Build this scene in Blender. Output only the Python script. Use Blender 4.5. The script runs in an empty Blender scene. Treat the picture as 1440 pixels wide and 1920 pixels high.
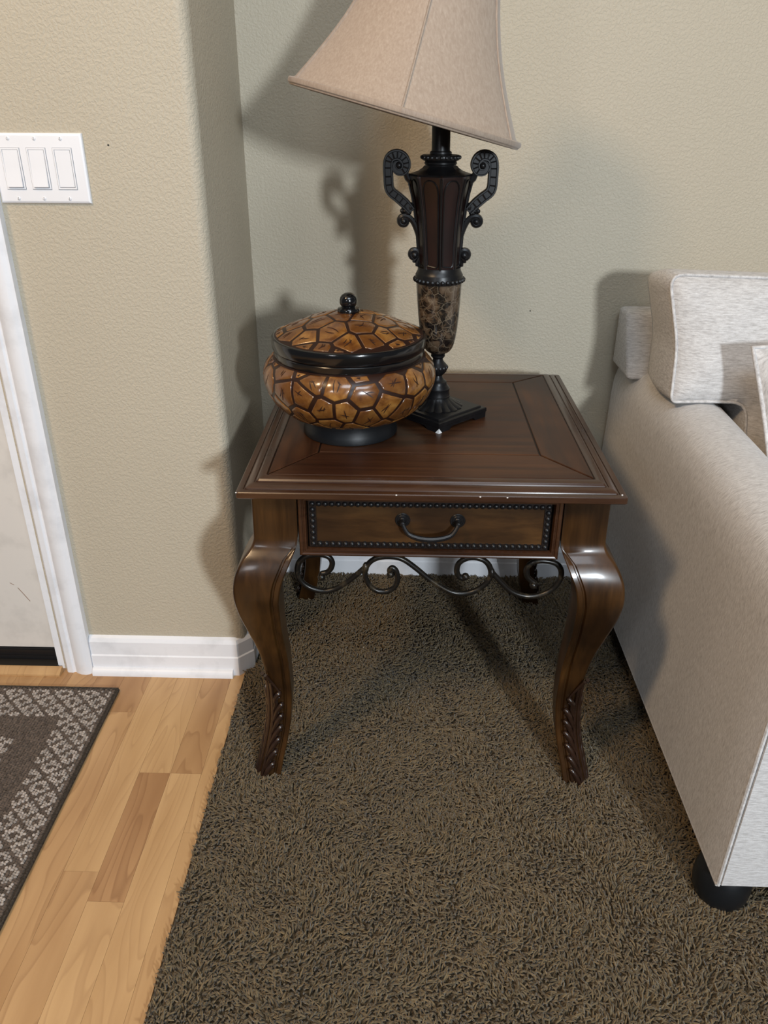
import bpy, bmesh, math, random
import numpy as np
from mathutils import Vector, Matrix, noise
PI = math.pi
rnd = random.Random(7)
S = bpy.context.scene
COL = S.collection

# ------------------------------------------------------------------ camera
cd = bpy.data.cameras.new('camera'); cam = bpy.data.objects.new('camera', cd); COL.objects.link(cam)
r_ = Vector((0.99960505, 0.02787904, 0.00353668)); u_ = Vector((-0.01584662, 0.4552496, 0.89022283)); f_ = Vector((-0.02320848, 0.88992728, -0.45551158))
mw = Matrix((r_, u_, -f_)).transposed().to_4x4(); mw.translation = (0.37334739, -1.96018609, 1.20580355)
cam.matrix_world = mw
cd.sensor_fit = 'VERTICAL'; cd.sensor_height = 36.0; cd.lens = 1483.07 / 1920 * 36.0
cd.clip_start = 0.05
S.camera = cam

# ------------------------------------------------------------------ world, lights, exposure
S.view_settings.view_transform = 'Standard'; S.view_settings.look = 'None'
S.view_settings.gamma = 1.0; S.view_settings.use_curve_mapping = False
S.view_settings.exposure = 0.0
W = bpy.data.worlds.new('world'); S.world = W; W.use_nodes = True
W.node_tree.nodes['Background'].inputs[0].default_value = (0.86, 0.93, 1.0, 1)
W.node_tree.nodes['Background'].inputs[1].default_value = 0.09

def area(name, loc, target, size, power, color, size_y=None):
    l = bpy.data.lights.new(name, 'AREA'); l.energy = power; l.color = color; l.size = size
    if size_y: l.shape = 'RECTANGLE'; l.size_y = size_y
    o = bpy.data.objects.new(name, l); COL.objects.link(o); o.location = loc
    o.rotation_euler = (Vector(target) - Vector(loc)).to_track_quat('-Z', 'Y').to_euler()
    return o
# cool daylight from a small high opening far behind the camera, to the right
area('window_light', (1.75, -4.50, 1.75), (0.35, -0.2, 0.7), 0.22, 122, (0.85, 0.93, 1.0), 0.30)
# warm ceiling can light in the entry, front left
area('entry_ceiling_light', (-1.50, -2.62, 3.55), (0.3, -0.4, 0.6), 0.50, 63, (1.0, 0.69, 0.40))
# weaker lamp-lit opening on the left
area('hall_light', (-1.00, -3.95, 1.95), (0.5, -0.2, 0.9), 0.40, 9, (0.97, 0.97, 1.0))
# high window of the living room, above and in front of the sofa
area('high_window_light', (0.75, -2.45, 2.65), (0.65, -0.6, 0.4), 1.3, 27, (0.78, 0.89, 1.0), 0.7)

# ------------------------------------------------------------------ mesh helpers
class MB:
    def __init__(s): s.v = []; s.f = []
    def add(s, vs, fs):
        o = len(s.v); s.v += [tuple(p) for p in vs]; s.f += [tuple(i + o for i in f) for f in fs]; return s
    def box(s, x0, x1, y0, y1, z0, z1):
        return s.add([(x0,y0,z0),(x1,y0,z0),(x1,y1,z0),(x0,y1,z0),(x0,y0,z1),(x1,y0,z1),(x1,y1,z1),(x0,y1,z1)],
                     [(0,3,2,1),(4,5,6,7),(0,1,5,4),(1,2,6,5),(2,3,7,6),(3,0,4,7)])
    def rbox(s, x0, x1, y0, y1, z0, z1, r, seg=2):
        bm = bmesh.new(); bmesh.ops.create_cube(bm, size=1)
        for v in bm.verts:
            v.co = ((x0+x1)/2+v.co.x*(x1-x0), (y0+y1)/2+v.co.y*(y1-y0), (z0+z1)/2+v.co.z*(z1-z0))
        bmesh.ops.bevel(bm, geom=bm.edges[:], offset=r, segments=seg, profile=0.5, affect='EDGES')
        bm.verts.index_update()
        s.add([v.co[:] for v in bm.verts], [[v.index for v in f.verts] for f in bm.faces]); bm.free(); return s
    def loft(s, loops, closed=True, cap0=True, cap1=True):
        n = len(loops[0]); vs = [p for l in loops for p in l]; fs = []
        m = n if closed else n-1
        for i in range(len(loops)-1):
            for j in range(m):
                k = (j+1) % n
                fs.append((i*n+j, i*n+k, (i+1)*n+k, (i+1)*n+j))
        if cap0 and closed: fs.append(tuple(range(n-1, -1, -1)))
        if cap1 and closed: fs.append(tuple((len(loops)-1)*n+j for j in range(n)))
        return s.add(vs, fs)
    def lathe(s, prof, n=40, c=(0,0), f=None, cap0=True, cap1=True):
        """prof (r, z) from bottom up; f(theta, r, z) -> r"""
        loops = []
        for (r, z) in prof:
            L = []
            for j in range(n):
                t = 2*PI*j/n; rr = f(t, r, z) if f else r
                L.append((c[0]+rr*math.cos(t), c[1]+rr*math.sin(t), z))
            loops.append(L)
        return s.loft(loops, True, cap0, cap1)
    def tube(s, path, r, n=8, up=None, ry=None, cap=True):
        P = [Vector(p) for p in path]; m = len(P); loops = []
        R = r if isinstance(r, (list, tuple)) else [r]*m
        RY = ry if isinstance(ry, (list, tuple)) else ([ry]*m if ry else R)
        B = Vector(up) if up else None; prev = None
        for i in range(m):
            T = (P[min(i+1, m-1)] - P[max(i-1, 0)])
            T = T.normalized() if T.length > 1e-9 else Vector((0,0,1))
            if B is not None: b = (B - T*B.dot(T)).normalized(); a = b.cross(T).normalized()
            else:
                if prev is None: prev = Vector((0,0,1)) if abs(T.z) < .9 else Vector((1,0,0))
                a = (prev - T*prev.dot(T)).normalized(); prev = a; b = T.cross(a)
            loops.append([P[i] + a*(R[i]*math.cos(2*PI*j/n)) + b*(RY[i]*math.sin(2*PI*j/n)) for j in range(n)])
        return s.loft(loops, True, cap, cap)
    def ball(s, c, r, nu=10, nv=7, sc=(1,1,1)):
        vs = [(c[0], c[1], c[2]-r*sc[2])]
        for i in range(1, nv):
            a = -PI/2 + PI*i/nv
            for j in range(nu):
                t = 2*PI*j/nu
                vs.append((c[0]+r*sc[0]*math.cos(a)*math.cos(t), c[1]+r*sc[1]*math.cos(a)*math.sin(t), c[2]+r*sc[2]*math.sin(a)))
        vs.append((c[0], c[1], c[2]+r*sc[2])); fs = []; L = len(vs)-1
        for j in range(nu): fs.append((0, 1+(j+1)%nu, 1+j)); fs.append((L, L-nu+j, L-nu+(j+1)%nu))
        for i in range(nv-2):
            for j in range(nu):
                a = 1+i*nu+j; b = 1+i*nu+(j+1)%nu
                fs.append((a, b, b+nu, a+nu))
        return s.add(vs, fs)
    def prism(s, poly, axis, d0, d1, f=None):
        """poly 2-D, extruded; axis 'z': (x,y); 'y': (x,z); 'x': (y,z)"""
        def m(p, d): return {'z': (p[0],p[1],d), 'y': (p[0],d,p[1]), 'x': (d,p[0],p[1])}[axis]
        return s.loft([[m(p, d0) for p in poly], [m(p, d1) for p in poly]])
    def map(s, fn): s.v = [tuple(fn(p)) for p in s.v]; return s

ORG = {}
def root_of(o): return ORG.get(o.name, Vector((0,0,0))) if o else Vector((0,0,0))
def link(name, me, mat, parent):
    o = bpy.data.objects.new(name, me); COL.objects.link(o)
    if mat and not me.materials: me.materials.append(mat)
    if parent: o.parent = parent
    return o
def obj(name, mb, mat, parent=None, sharp=35, fix=True):
    """ONE mesh object; vertices are given in world space and stored relative to the thing's base"""
    off = root_of(parent)
    me = bpy.data.meshes.new(name)
    me.from_pydata([(p[0]-off.x, p[1]-off.y, p[2]-off.z) for p in mb.v], [], mb.f)
    if fix:
        bm = bmesh.new(); bm.from_mesh(me); bmesh.ops.recalc_face_normals(bm, faces=bm.faces); bm.to_mesh(me); bm.free()
    me.polygons.foreach_set('use_smooth', [True]*len(me.polygons))
    me.set_sharp_from_angle(angle=math.radians(sharp))
    o = link(name, me, mat, parent); ORG[o.name] = off; return o
def dup(src, parent, loc=None, rot=None, scale=None):
    c = src.copy(); COL.objects.link(c); c.parent = parent
    if loc is not None: c.location = loc
    if rot is not None: c.rotation_euler = rot
    if scale is not None: c.scale = scale
    return c
def tag(o, label=None, cat=None, group=None, kind=None):
    if label: o['label'] = label
    if cat: o['category'] = cat
    if group: o['group'] = group
    if kind: o['kind'] = kind
    return o
def thing(name, loc, label, cat, group=None):
    o = bpy.data.objects.new(name, None); COL.objects.link(o); o.location = loc; o.empty_display_size = .05
    ORG[o.name] = Vector(loc); return tag(o, label, cat, group)
def struct(name, mb, mat, parent=None, sharp=35):
    o = obj(name, mb, mat, parent, sharp)
    if parent is None: o['kind'] = 'structure'
    return o
def cr(pts, n=6, closed=False):
    """Catmull-Rom through the points"""
    P = [Vector(p) for p in pts]; m = len(P); out = []
    rng = range(m) if closed else range(m-1)
    for i in rng:
        a, b, c, d = [P[(i+k) % m] if closed else P[max(0, min(m-1, i+k))] for k in (-1, 0, 1, 2)]
        for j in range(n):
            t = j/n
            out.append(0.5*((2*b) + (c-a)*t + (2*a-5*b+4*c-d)*t*t + (3*b-a-3*c+d)*t**3))
    if not closed: out.append(P[-1])
    return out
def lerp_table(tab, x):
    if x <= tab[0][0]: return tab[0][1:]
    for a, b in zip(tab, tab[1:]):
        if x <= b[0]:
            t = (x-a[0])/(b[0]-a[0]); return tuple(p+(q-p)*t for p, q in zip(a[1:], b[1:]))
    return tab[-1][1:]

# ------------------------------------------------------------------ materials
class Mat:
    def __init__(s, name, rough=.5, spec=.5, metal=0, coat=0, coat_rough=.1, sheen=0):
        s.m = bpy.data.materials.new(name); s.m.use_nodes = True; s.t = s.m.node_tree
        s.b = s.t.nodes['Principled BSDF']
        s.b.inputs['Roughness'].default_value = rough; s.b.inputs['Specular IOR Level'].default_value = spec
        s.b.inputs['Metallic'].default_value = metal
        s.b.inputs['Coat Weight'].default_value = coat; s.b.inputs['Coat Roughness'].default_value = coat_rough
        s.b.inputs['Sheen Weight'].default_value = sheen
    def n(s, typ, props=None, **inp):
        nd = s.t.nodes.new(typ)
        for k, v in (props or {}).items(): setattr(nd, k, v)
        for k, v in inp.items():
            k = k.replace('_', ' ')
            sock = nd.inputs[int(k[1:])] if k[0] == 'i' and k[1:].isdigit() else nd.inputs[k]
            if isinstance(v, bpy.types.NodeSocket): s.t.links.new(v, sock)
            elif sock.type == 'RGBA' and len(v) == 3: sock.default_value = (*v, 1)
            else: sock.default_value = v
        return nd
    def coords(s, scale=(1,1,1), kind='Object', loc=None):
        tc = s.n('ShaderNodeTexCoord')
        mp = s.n('ShaderNodeMapping', Vector=tc.outputs[kind], Scale=scale)
        if loc is not None: s.t.links.new(loc, mp.inputs['Location'])
        return mp.outputs[0]
    def noise(s, vec, scale, detail=3, rough=.5, dist=0):
        return s.n('ShaderNodeTexNoise', Vector=vec, Scale=scale, Detail=detail, Roughness=rough, Distortion=dist).outputs['Fac']
    def ramp(s, fac, stops):
        nd = s.n('ShaderNodeValToRGB', Fac=fac); e = nd.color_ramp.elements
        while len(e) < len(stops): e.new(.5)
        for el, (p, c) in zip(e, stops): el.position = p; el.color = (*c, 1) if len(c) == 3 else c
        return nd.outputs[0]
    def mix(s, fac, a, b, mode='MIX'):
        nd = s.n('ShaderNodeMix', dict(data_type='RGBA', blend_type=mode))
        for sock, v in ((nd.inputs['Factor'], fac), (nd.inputs[6], a), (nd.inputs[7], b)):
            if isinstance(v, bpy.types.NodeSocket): s.t.links.new(v, sock)
            elif sock.type == 'RGBA': sock.default_value = (*v, 1)
            else: sock.default_value = v
        return nd.outputs[2]
    def math(s, op, a, b=0):
        nd = s.n('ShaderNodeMath', dict(operation=op))
        for i, v in enumerate((a, b)):
            if isinstance(v, bpy.types.NodeSocket): s.t.links.new(v, nd.inputs[i])
            else: nd.inputs[i].default_value = v
        return nd.outputs[0]
    def color(s, c):
        if isinstance(c, bpy.types.NodeSocket): s.t.links.new(c, s.b.inputs['Base Color'])
        else: s.b.inputs['Base Color'].default_value = (*c, 1)
        return s
    def rough(s, r): s.t.links.new(r, s.b.inputs['Roughness']); return s
    def bump(s, h, strength=.3, dist=.002):
        nd = s.n('ShaderNodeBump', Height=h, Strength=strength, Distance=dist)
        s.t.links.new(nd.outputs[0], s.b.inputs['Normal']); return s

def wall_paint(name, col):
    M = Mat(name, .55, .35); p = M.coords()
    a = M.noise(p, 175, 2, .5, .6); b = M.noise(p, 420, 2, .5, .3)
    a = M.ramp(a, [(.38, (0,0,0)), (.62, (1,1,1))])
    h = M.math('ADD', a, M.math('MULTIPLY', b, .45))
    v = M.noise(p, 3.0, 3)
    M.color(M.mix(v, [c*.96 for c in col], [c*1.04 for c in col])); M.bump(h, .42, .0015); return M.m
WALL = wall_paint('wall_paint', (.465, .411, .316))
def white_paint(name, col=(.78, .79, .82), r=.38):
    M = Mat(name, r, .45); p = M.coords((9, 9, 9)); n = M.noise(p, 1.6, 5, .6)
    M.color(M.ramp(n, [(.28, [c*.86 for c in col]), (.5, col)])); M.bump(M.noise(M.coords((14,90,90)), 2, 3), .12, .001); return M.m
TRIM = white_paint('white_gloss_paint')
CEIL = Mat('ceiling_paint', .8, .2).color((.75, .74, .72)).m
DOORP = white_paint('door_paint', (.66, .625, .58), .42)
PLASTIC = Mat('white_plastic', .28, .5).color((.80, .80, .82)).m
SCREW = Mat('painted_screw', .4, .4).color((.30, .30, .31)).m
BLACKR = Mat('black_rubber', .45, .4).color((.008, .008, .009)).m

def laminate():
    M = Mat('laminate_wood', .36, .45)
    at = M.n('ShaderNodeAttribute', dict(attribute_type='OBJECT', attribute_name='tone')).outputs['Fac']
    sd = M.n('ShaderNodeAttribute', dict(attribute_type='OBJECT', attribute_name='seed')).outputs['Fac']
    cmb = M.n('ShaderNodeCombineXYZ', X=sd, Y=M.math('MULTIPLY', sd, 1.7)).outputs[0]
    tc = M.n('ShaderNodeTexCoord').outputs['Object']
    ad = M.n('ShaderNodeVectorMath', dict(operation='ADD'), i0=tc, i1=cmb).outputs[0]
    big = M.n('ShaderNodeMapping', Vector=ad, Scale=(7.5, 1.15, 1)).outputs[0]
    n0 = M.noise(big, 1.6, 2, .45, .35)
    rings = M.math('FRACT', M.math('MULTIPLY', n0, 13))
    rg = M.ramp(rings, [(0, (0,0,0)), (.72, (.35,.35,.35)), (.93, (1,1,1)), (1, (0,0,0))])
    fine = M.noise(M.n('ShaderNodeMapping', Vector=ad, Scale=(170, 5, 1)).outputs[0], 1.5, 3, .6)
    lum = M.noise(M.n('ShaderNodeMapping', Vector=ad, Scale=(9, 1.3, 1)).outputs[0], 2, 2)
    light = M.ramp(lum, [(.3, (.475, .285, .125)), (.7, (.60, .385, .185))])
    dark = M.ramp(lum, [(.3, (.33, .170, .070)), (.7, (.46, .265, .120))])
    base = M.mix(at, light, dark)
    base = M.mix(M.math('MULTIPLY', rg, M.math('ADD', M.math('MULTIPLY', at, .45), .24)), base, (.24, .115, .045))
    M.color(M.mix(M.math('MULTIPLY', fine, .22), base, (.30, .16, .07)))
    return M.m
LAM = laminate()

def wood(name, dark, mid, lite, scale=(1,1,1), r=.26, coat=.45, patch=5):
    M = Mat(name, r, .5, coat=coat, coat_rough=.12)
    p = M.coords(scale); g = M.noise(p, 1, 4, .6, .3)
    pt = M.noise(M.coords(), patch, 2, .5)
    c = M.ramp(pt, [(.36, mid), (.66, lite)])
    g2 = M.ramp(g, [(.34, (1,1,1)), (.62, (0,0,0))])
    M.color(M.mix(M.math('MULTIPLY', g2, .65), c, dark))
    M.rough(M.math('ADD', M.math('MULTIPLY', g, .12), r-.06)); M.bump(g, .04, .0006); return M.m
TOPX = wood('table_top_wood_x', (.017,.0063,.0033), (.036,.0130,.0062), (.078,.0310,.0118), (3.5, 55, 20), .40, .05)
TOPY = wood('table_top_wood_y', (.017,.0063,.0033), (.036,.0130,.0062), (.078,.0310,.0118), (55, 3.5, 20), .40, .05)
TOPX.node_tree.nodes['Principled BSDF'].inputs['Specular IOR Level'].default_value = .25
TOPY.node_tree.nodes['Principled BSDF'].inputs['Specular IOR Level'].default_value = .25
MOULD = wood('table_moulding_wood', (.020,.0076,.0038), (.040,.0160,.0072), (.060,.0245,.0105), (9, 9, 90), .29, .25)
HONEY = wood('table_honey_wood', (.0070,.0028,.0010), (.0165,.0064,.0017), (.058,.0240,.0055), (60, 60, 5), .32, .28, 9)
DRAWER = wood('drawer_face_wood', (.014,.0056,.0016), (.031,.0128,.0029), (.078,.0345,.0082), (12, 30, 60), .42, .06, 9)
for m_ in (HONEY, DRAWER): m_.node_tree.nodes['Principled BSDF'].inputs['Specular IOR Level'].default_value = .38
CARVE = wood('dark_carved_wood', (.009,.004,.0025), (.018,.008,.0048), (.03,.0135,.0075), (20, 20, 20), .3)
GROOVE = Mat('dark_groove', .5, .3).color((.008, .004, .003)).m
CHIP = Mat('bare_white_chip', .7, .3).color((.78, .77, .75)).m

def metal_worn(name, base, edge, r=.35, amt=.5):
    M = Mat(name, r, .5); p = M.coords(); n = M.noise(p, 45, 4, .65)
    M.color(M.mix(M.ramp(n, [(.52, (0,0,0)), (.72, (amt,amt,amt))]), base, edge)); return M.m
BRONZE = metal_worn('dark_bronze_resin', (.0062,.0060,.0066), (.018,.0165,.017), .36, .4)
BRONZE.node_tree.nodes['Principled BSDF'].inputs['Specular IOR Level'].default_value = .36
IRON = metal_worn('antique_iron', (.011,.0095,.008), (.085,.064,.036), .30, .75)
IRON.node_tree.nodes['Principled BSDF'].inputs['Metallic'].default_value = .35
MAHOG = wood('lamp_body_mahogany', (.0050,.0024,.0022), (.0090,.0036,.0031), (.019,.0060,.0042), (30,30,4), .34, .15, 12)
BLACKG = Mat('black_lacquer', .16, .5, coat=.3).color((.0045, .0045, .005)).m
BLACKM = Mat('black_foot_paint', .42, .45).color((.0065, .0075, .009)).m
def marble():
    M = Mat('brown_marble', .2, .5, coat=.4, coat_rough=.08); p = M.coords()
    d = M.n('ShaderNodeTexNoise', Vector=p, Scale=26, Detail=3)
    q = M.n('ShaderNodeVectorMath', dict(operation='MULTIPLY_ADD'), i0=d.outputs['Color'], i1=(.03,.03,.03), i2=p).outputs[0]
    v1 = M.n('ShaderNodeTexVoronoi', dict(feature='DISTANCE_TO_EDGE'), Vector=q, Scale=62).outputs['Distance']
    v2 = M.n('ShaderNodeTexVoronoi', dict(feature='DISTANCE_TO_EDGE'), Vector=q, Scale=125).outputs['Distance']
    cell = M.noise(q, 42, 3, .62)
    base = M.ramp(cell, [(.36, (.005,.004,.004)), (.455, (.010,.007,.005)), (.50, (.060,.037,.021)), (.7, (.120,.086,.058))])
    c = M.mix(M.ramp(v1, [(0, (.6,.6,.6)), (.05, (0,0,0))]), base, (.20,.155,.105))
    c = M.mix(M.ramp(v2, [(0, (.16,.16,.16)), (.05, (0,0,0))]), c, (.17,.125,.085))
    M.color(c); return M.m
MARBLE = marble()
def shade_fabric(name, k=1.0):
    M = Mat(name, .62, .3, sheen=.25)
    n = M.noise(M.coords((300, 300, 75)), 1.0, 3, .6, .5); f = M.noise(M.coords((900, 900, 900)), 1, 1)
    c = M.ramp(n, [(.33, (.315*k,.237*k,.178*k)), (.52, (.36*k,.278*k,.212*k)), (.72, (.41*k,.325*k,.253*k))])
    M.color(M.mix(M.math('MULTIPLY', f, .18), c, (.26*k,.20*k,.15*k))); M.bump(n, .15, .0006); return M.m
SHADE = shade_fabric('lamp_shade_satin'); SHTRIM = shade_fabric('lamp_shade_trim', .9)
def shell():
    M = Mat('amber_shell', .24, .5, coat=.5, coat_rough=.1)
    at = M.n('ShaderNodeAttribute', dict(attribute_type='OBJECT', attribute_name='tone')).outputs['Fac']
    n = M.noise(M.coords((1,1,1)), 38, 3, .6, .4); st = M.noise(M.coords((260, 260, 30)), 1, 2)
    c = M.ramp(n, [(.30, (.085,.027,.006)), (.50, (.225,.092,.018)), (.68, (.36,.175,.042))])
    c = M.mix(M.math('MULTIPLY', st, .35), c, (.12,.045,.012))
    M.color(M.mix(at, c, (.085,.029,.0075))); return M.m
SHELL = shell()
SHGROOVE = Mat('shell_groove', .35, .4).color((.020, .0075, .0045)).m
INK = Mat('burnt_mark', .5, .3).color((.028, .010, .005)).m
def fabric(name, thr):
    """slub weave; thr = coordinate scale, small along the thread"""
    M = Mat(name, .85, .2, sheen=.15); p = M.coords(thr)
    a = M.noise(p, 1.0, 3, .65, .2); q = M.coords((420, 420, 420)); f = M.noise(q, 1.0, 1)
    c = M.ramp(a, [(.30, (.385,.372,.364)), (.48, (.540,.526,.518)), (.66, (.655,.645,.636))])
    M.color(M.mix(M.math('MULTIPLY', M.ramp(f, [(.42, (0,0,0)), (.7, (1,1,1))]), .25), c, (.42,.385,.355)))
    M.bump(M.math('ADD', a, M.math('MULTIPLY', f, .6)), .30, .0012); return M.m
FAB_ARM = fabric('sofa_linen_arm', (85, 520, 85))
FAB_X = fabric('sofa_linen_back', (62, 110, 400))
FAB_PIL = fabric('pillow_linen', (60, 200, 60))
FAB_PIPE = fabric('piping_linen', (110, 110, 110))

# ------------------------------------------------------------------ structure
YW = -.4576                                            # face of the left wall stub
fl = struct('floor', MB().box(-2.2, 4.2, -5.0, .10, -.06, -.008), Mat('subfloor', .8).color((.25,.2,.14)).m)
struct('ceiling', MB().box(-2.2, 4.2, -3.2, .10, 4.00, 4.10), CEIL)
struct('wall_back', MB().box(.002, 4.2, 0.0, .10, -.008, 4.00), WALL)
# left wall stub with a rounded (bullnose) corner: front run, corner, return to the back wall
poly = [(-.432, YW)]
R = .022
for i in range(9):
    t = -PI/2 + (PI/2)*i/8
    poly.append((.011-R+R*math.cos(t), YW+R+R*math.sin(t)))
poly += [(.002, .0), (.002, .10), (-.432, .10)]
mb = MB().prism(poly, 'z', -.008, 4.00)
mb.box(-1.40, -.432, YW, .10, 2.06, 4.00).box(-2.2, -1.40, YW, .10, -.008, 4.00)
struct('wall_left', mb, WALL, sharp=30)
hole = Mat('nail_hole', .8).color((.01, .01, .01)).m
obj('nail_hole', MB().ball((.6787, -.0002, .7626), .0020, 8, 6, (.7, .35, 1)), hole, bpy.data.objects['wall_back'])
obj('nail_hole', MB().ball((-.1485, YW-.0002, 1.1455), .0018, 8, 6, (1, .35, .8)), hole, bpy.data.objects['wall_left'])
# baseboards: two-step profile, mitred across the bullnose at 45 degrees
BP = [(0, 0), (.0135, 0), (.0135, .050), (.0112, .053), (.0112, .088), (.007, .097), (0, .1015)]
def base_run(path_pts, z0):
    """path_pts: list of (point, outward unit) at each mitre"""
    return [[(p[0]+o[0]*d, p[1]+o[1]*d, z0+z) for d, z in BP] for p, o in path_pts]
k = math.tan(PI/8)
pts = [((-.3565, YW), (0, -1)), ((-.0135, YW), (k, -1)), ((.0115, YW+.025), (1, -k)), ((.002, 0.0), (1, 0))]
struct('baseboard_left', MB().loft(base_run(pts, 0)), TRIM, sharp=25)
struct('baseboard_back', MB().loft(base_run([((.002, 0), (0, -1)), ((4.2, 0), (0, -1))], 0)), TRIM, sharp=25)
# shoe moulding in front of the left baseboard
sp = [(0, 0), (-.0125, 0), (-.0125, .007), (-.0095, .014), (-.004, .018), (0, .0185)]
struct('trim_1', MB().prism([(YW-.0136+a, b) for a, b in sp], 'x', -.3560, -.0215), TRIM, sharp=40)
# moulded door casing
cp = [(-.4235, 0), (-.4235, -.010), (-.419, -.0145), (-.407, -.0155), (-.4035, -.0125), (-.400, -.0125), (-.3965, -.0165),
      (-.384, -.0215), (-.373, -.0225), (-.366, -.0205), (-.3625, -.0175), (-.3575, -.0165), (-.3575, 0)]
mb = MB().prism([(x, YW+y) for x, y in cp], 'z', 0, 2.10)
mb.box(-1.47, -.4235, YW-.018, YW, 2.045, 2.105)
mb.prism([(-1.832-x, YW+y) for x, y in cp], 'z', 0, 2.10)
struct('trim_2', mb, TRIM, sharp=30)
# jamb
mb = MB().box(-.4475, -.432, YW+.001, .05, 0, 2.06).box(-1.40, -1.385, YW+.001, .05, 0, 2.06)
struct('trim_3', mb, TRIM)
# entry door
dr = struct('door_1', MB().rbox(-1.382, -.4505, -.437, -.393, .045, 2.045, .002, 1), DOORP)
obj('door_sweep', MB().box(-1.382, -.4505, -.441, -.396, .0135, .044).box(-1.382, -.4505, -.4435, -.441, .0175, .026).box(-1.382,-.4505,-.4435,-.441,.036,.042), BLACKR, dr)
mb = MB()
mb.tube([(-.512, -.4372, .215), (-.500, -.4373, .195), (-.4905, -.4372, .178)], .0007, 5)
mb.tube([(-.528, -.4372, .228), (-.519, -.4372, .222)], .0006, 5)
obj('scratch', mb, Mat('scratch_brown', .6).color((.22,.12,.07)).m, dr)
obj('doorknob', MB().lathe([(.027,0),(.027,.006),(.012,.010),(.011,.03),(.024,.038),(.028,.05),(.022,.062),(.004,.066)], 24).map(lambda p: (-1.31+p[0], -.437-p[2], .95+p[1])), Mat('brass', .3, .5, .9).color((.45,.33,.15)).m, dr)
# oak threshold strip
th = [(-.4655, 0), (-.4655, .0125), (-.472, .0125), (-.4885, .0045), (-.4885, 0)]
mb = MB().loft([[(-1.40, y, z) for y, z in th], [(-.4335, y, z) for y, z in th]])
t4 = struct('trim_4', mb, LAM); t4['tone'] = .15; t4['seed'] = 3.3
sillm = struct('trim_5', MB().box(-1.385, -.4475, -.4655, -.30, 0, .0125), Mat('sill_metal', .4, .5, .6).color((.05,.045,.04)).m)

# laminate strips, each its own board
seam = [.0035, -.026, -.0895, -.153, -.2165, -.280, -.3435, -.407, -.4705, -.534, -.5975, -.661, -.7245, -.788, -.8515, -.915, -.9785, -1.042, -1.1055, -1.169, -1.2325, -1.296, -1.3595, -1.423]
known = {0: ([-.47, -.93, -1.42], [.12, .18, .1]), 1: ([-.47, -.784, -1.62], [.62, .08, .3]), 2: ([-.47, -.784, -1.077, -1.75], [.10, 1.0, .10, .4]),
         3: ([-.47, -1.019, -1.60], [.05, .42, .2]), 4: ([-.47, -.606, -1.42], [.75, .45, .3])}
pr = random.Random(11)
for i in range(len(seam)-1):
    x1, x0 = seam[i], seam[i+1]
    if i in known: ys, tones = known[i]; ys = list(ys); tones = list(tones)
    else:
        ys = [-.47, -.47 - pr.uniform(.15, .5)]; tones = [pr.random()]
    while ys[-1] > -4.2:
        if len(tones) < len(ys): tones.append(pr.choice([.05, .15, .3, .45, .8]))
        ys.append(ys[-1]-pr.uniform(.35, .62))
    y_top = .05 if x1 <= -.45 and x0 >= -1.40 else (YW if x0 < -.002 else YW)
    ys[0] = -.30 if (x0 < -.45) else -.455
    g = .0004
    for j in range(len(ys)-1):
        b = obj('plank', MB().box(x0+g/2, x1-g/2, ys[j+1]+g/2, ys[j]-g/2, -.008, 0), LAM, fl)
        b['tone'] = tones[j] if j < len(tones) else .2; b['seed'] = round(pr.uniform(0, 40), 3)
        if i in (2, 3) and j == 0: b['seed'] = 12.0

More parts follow.
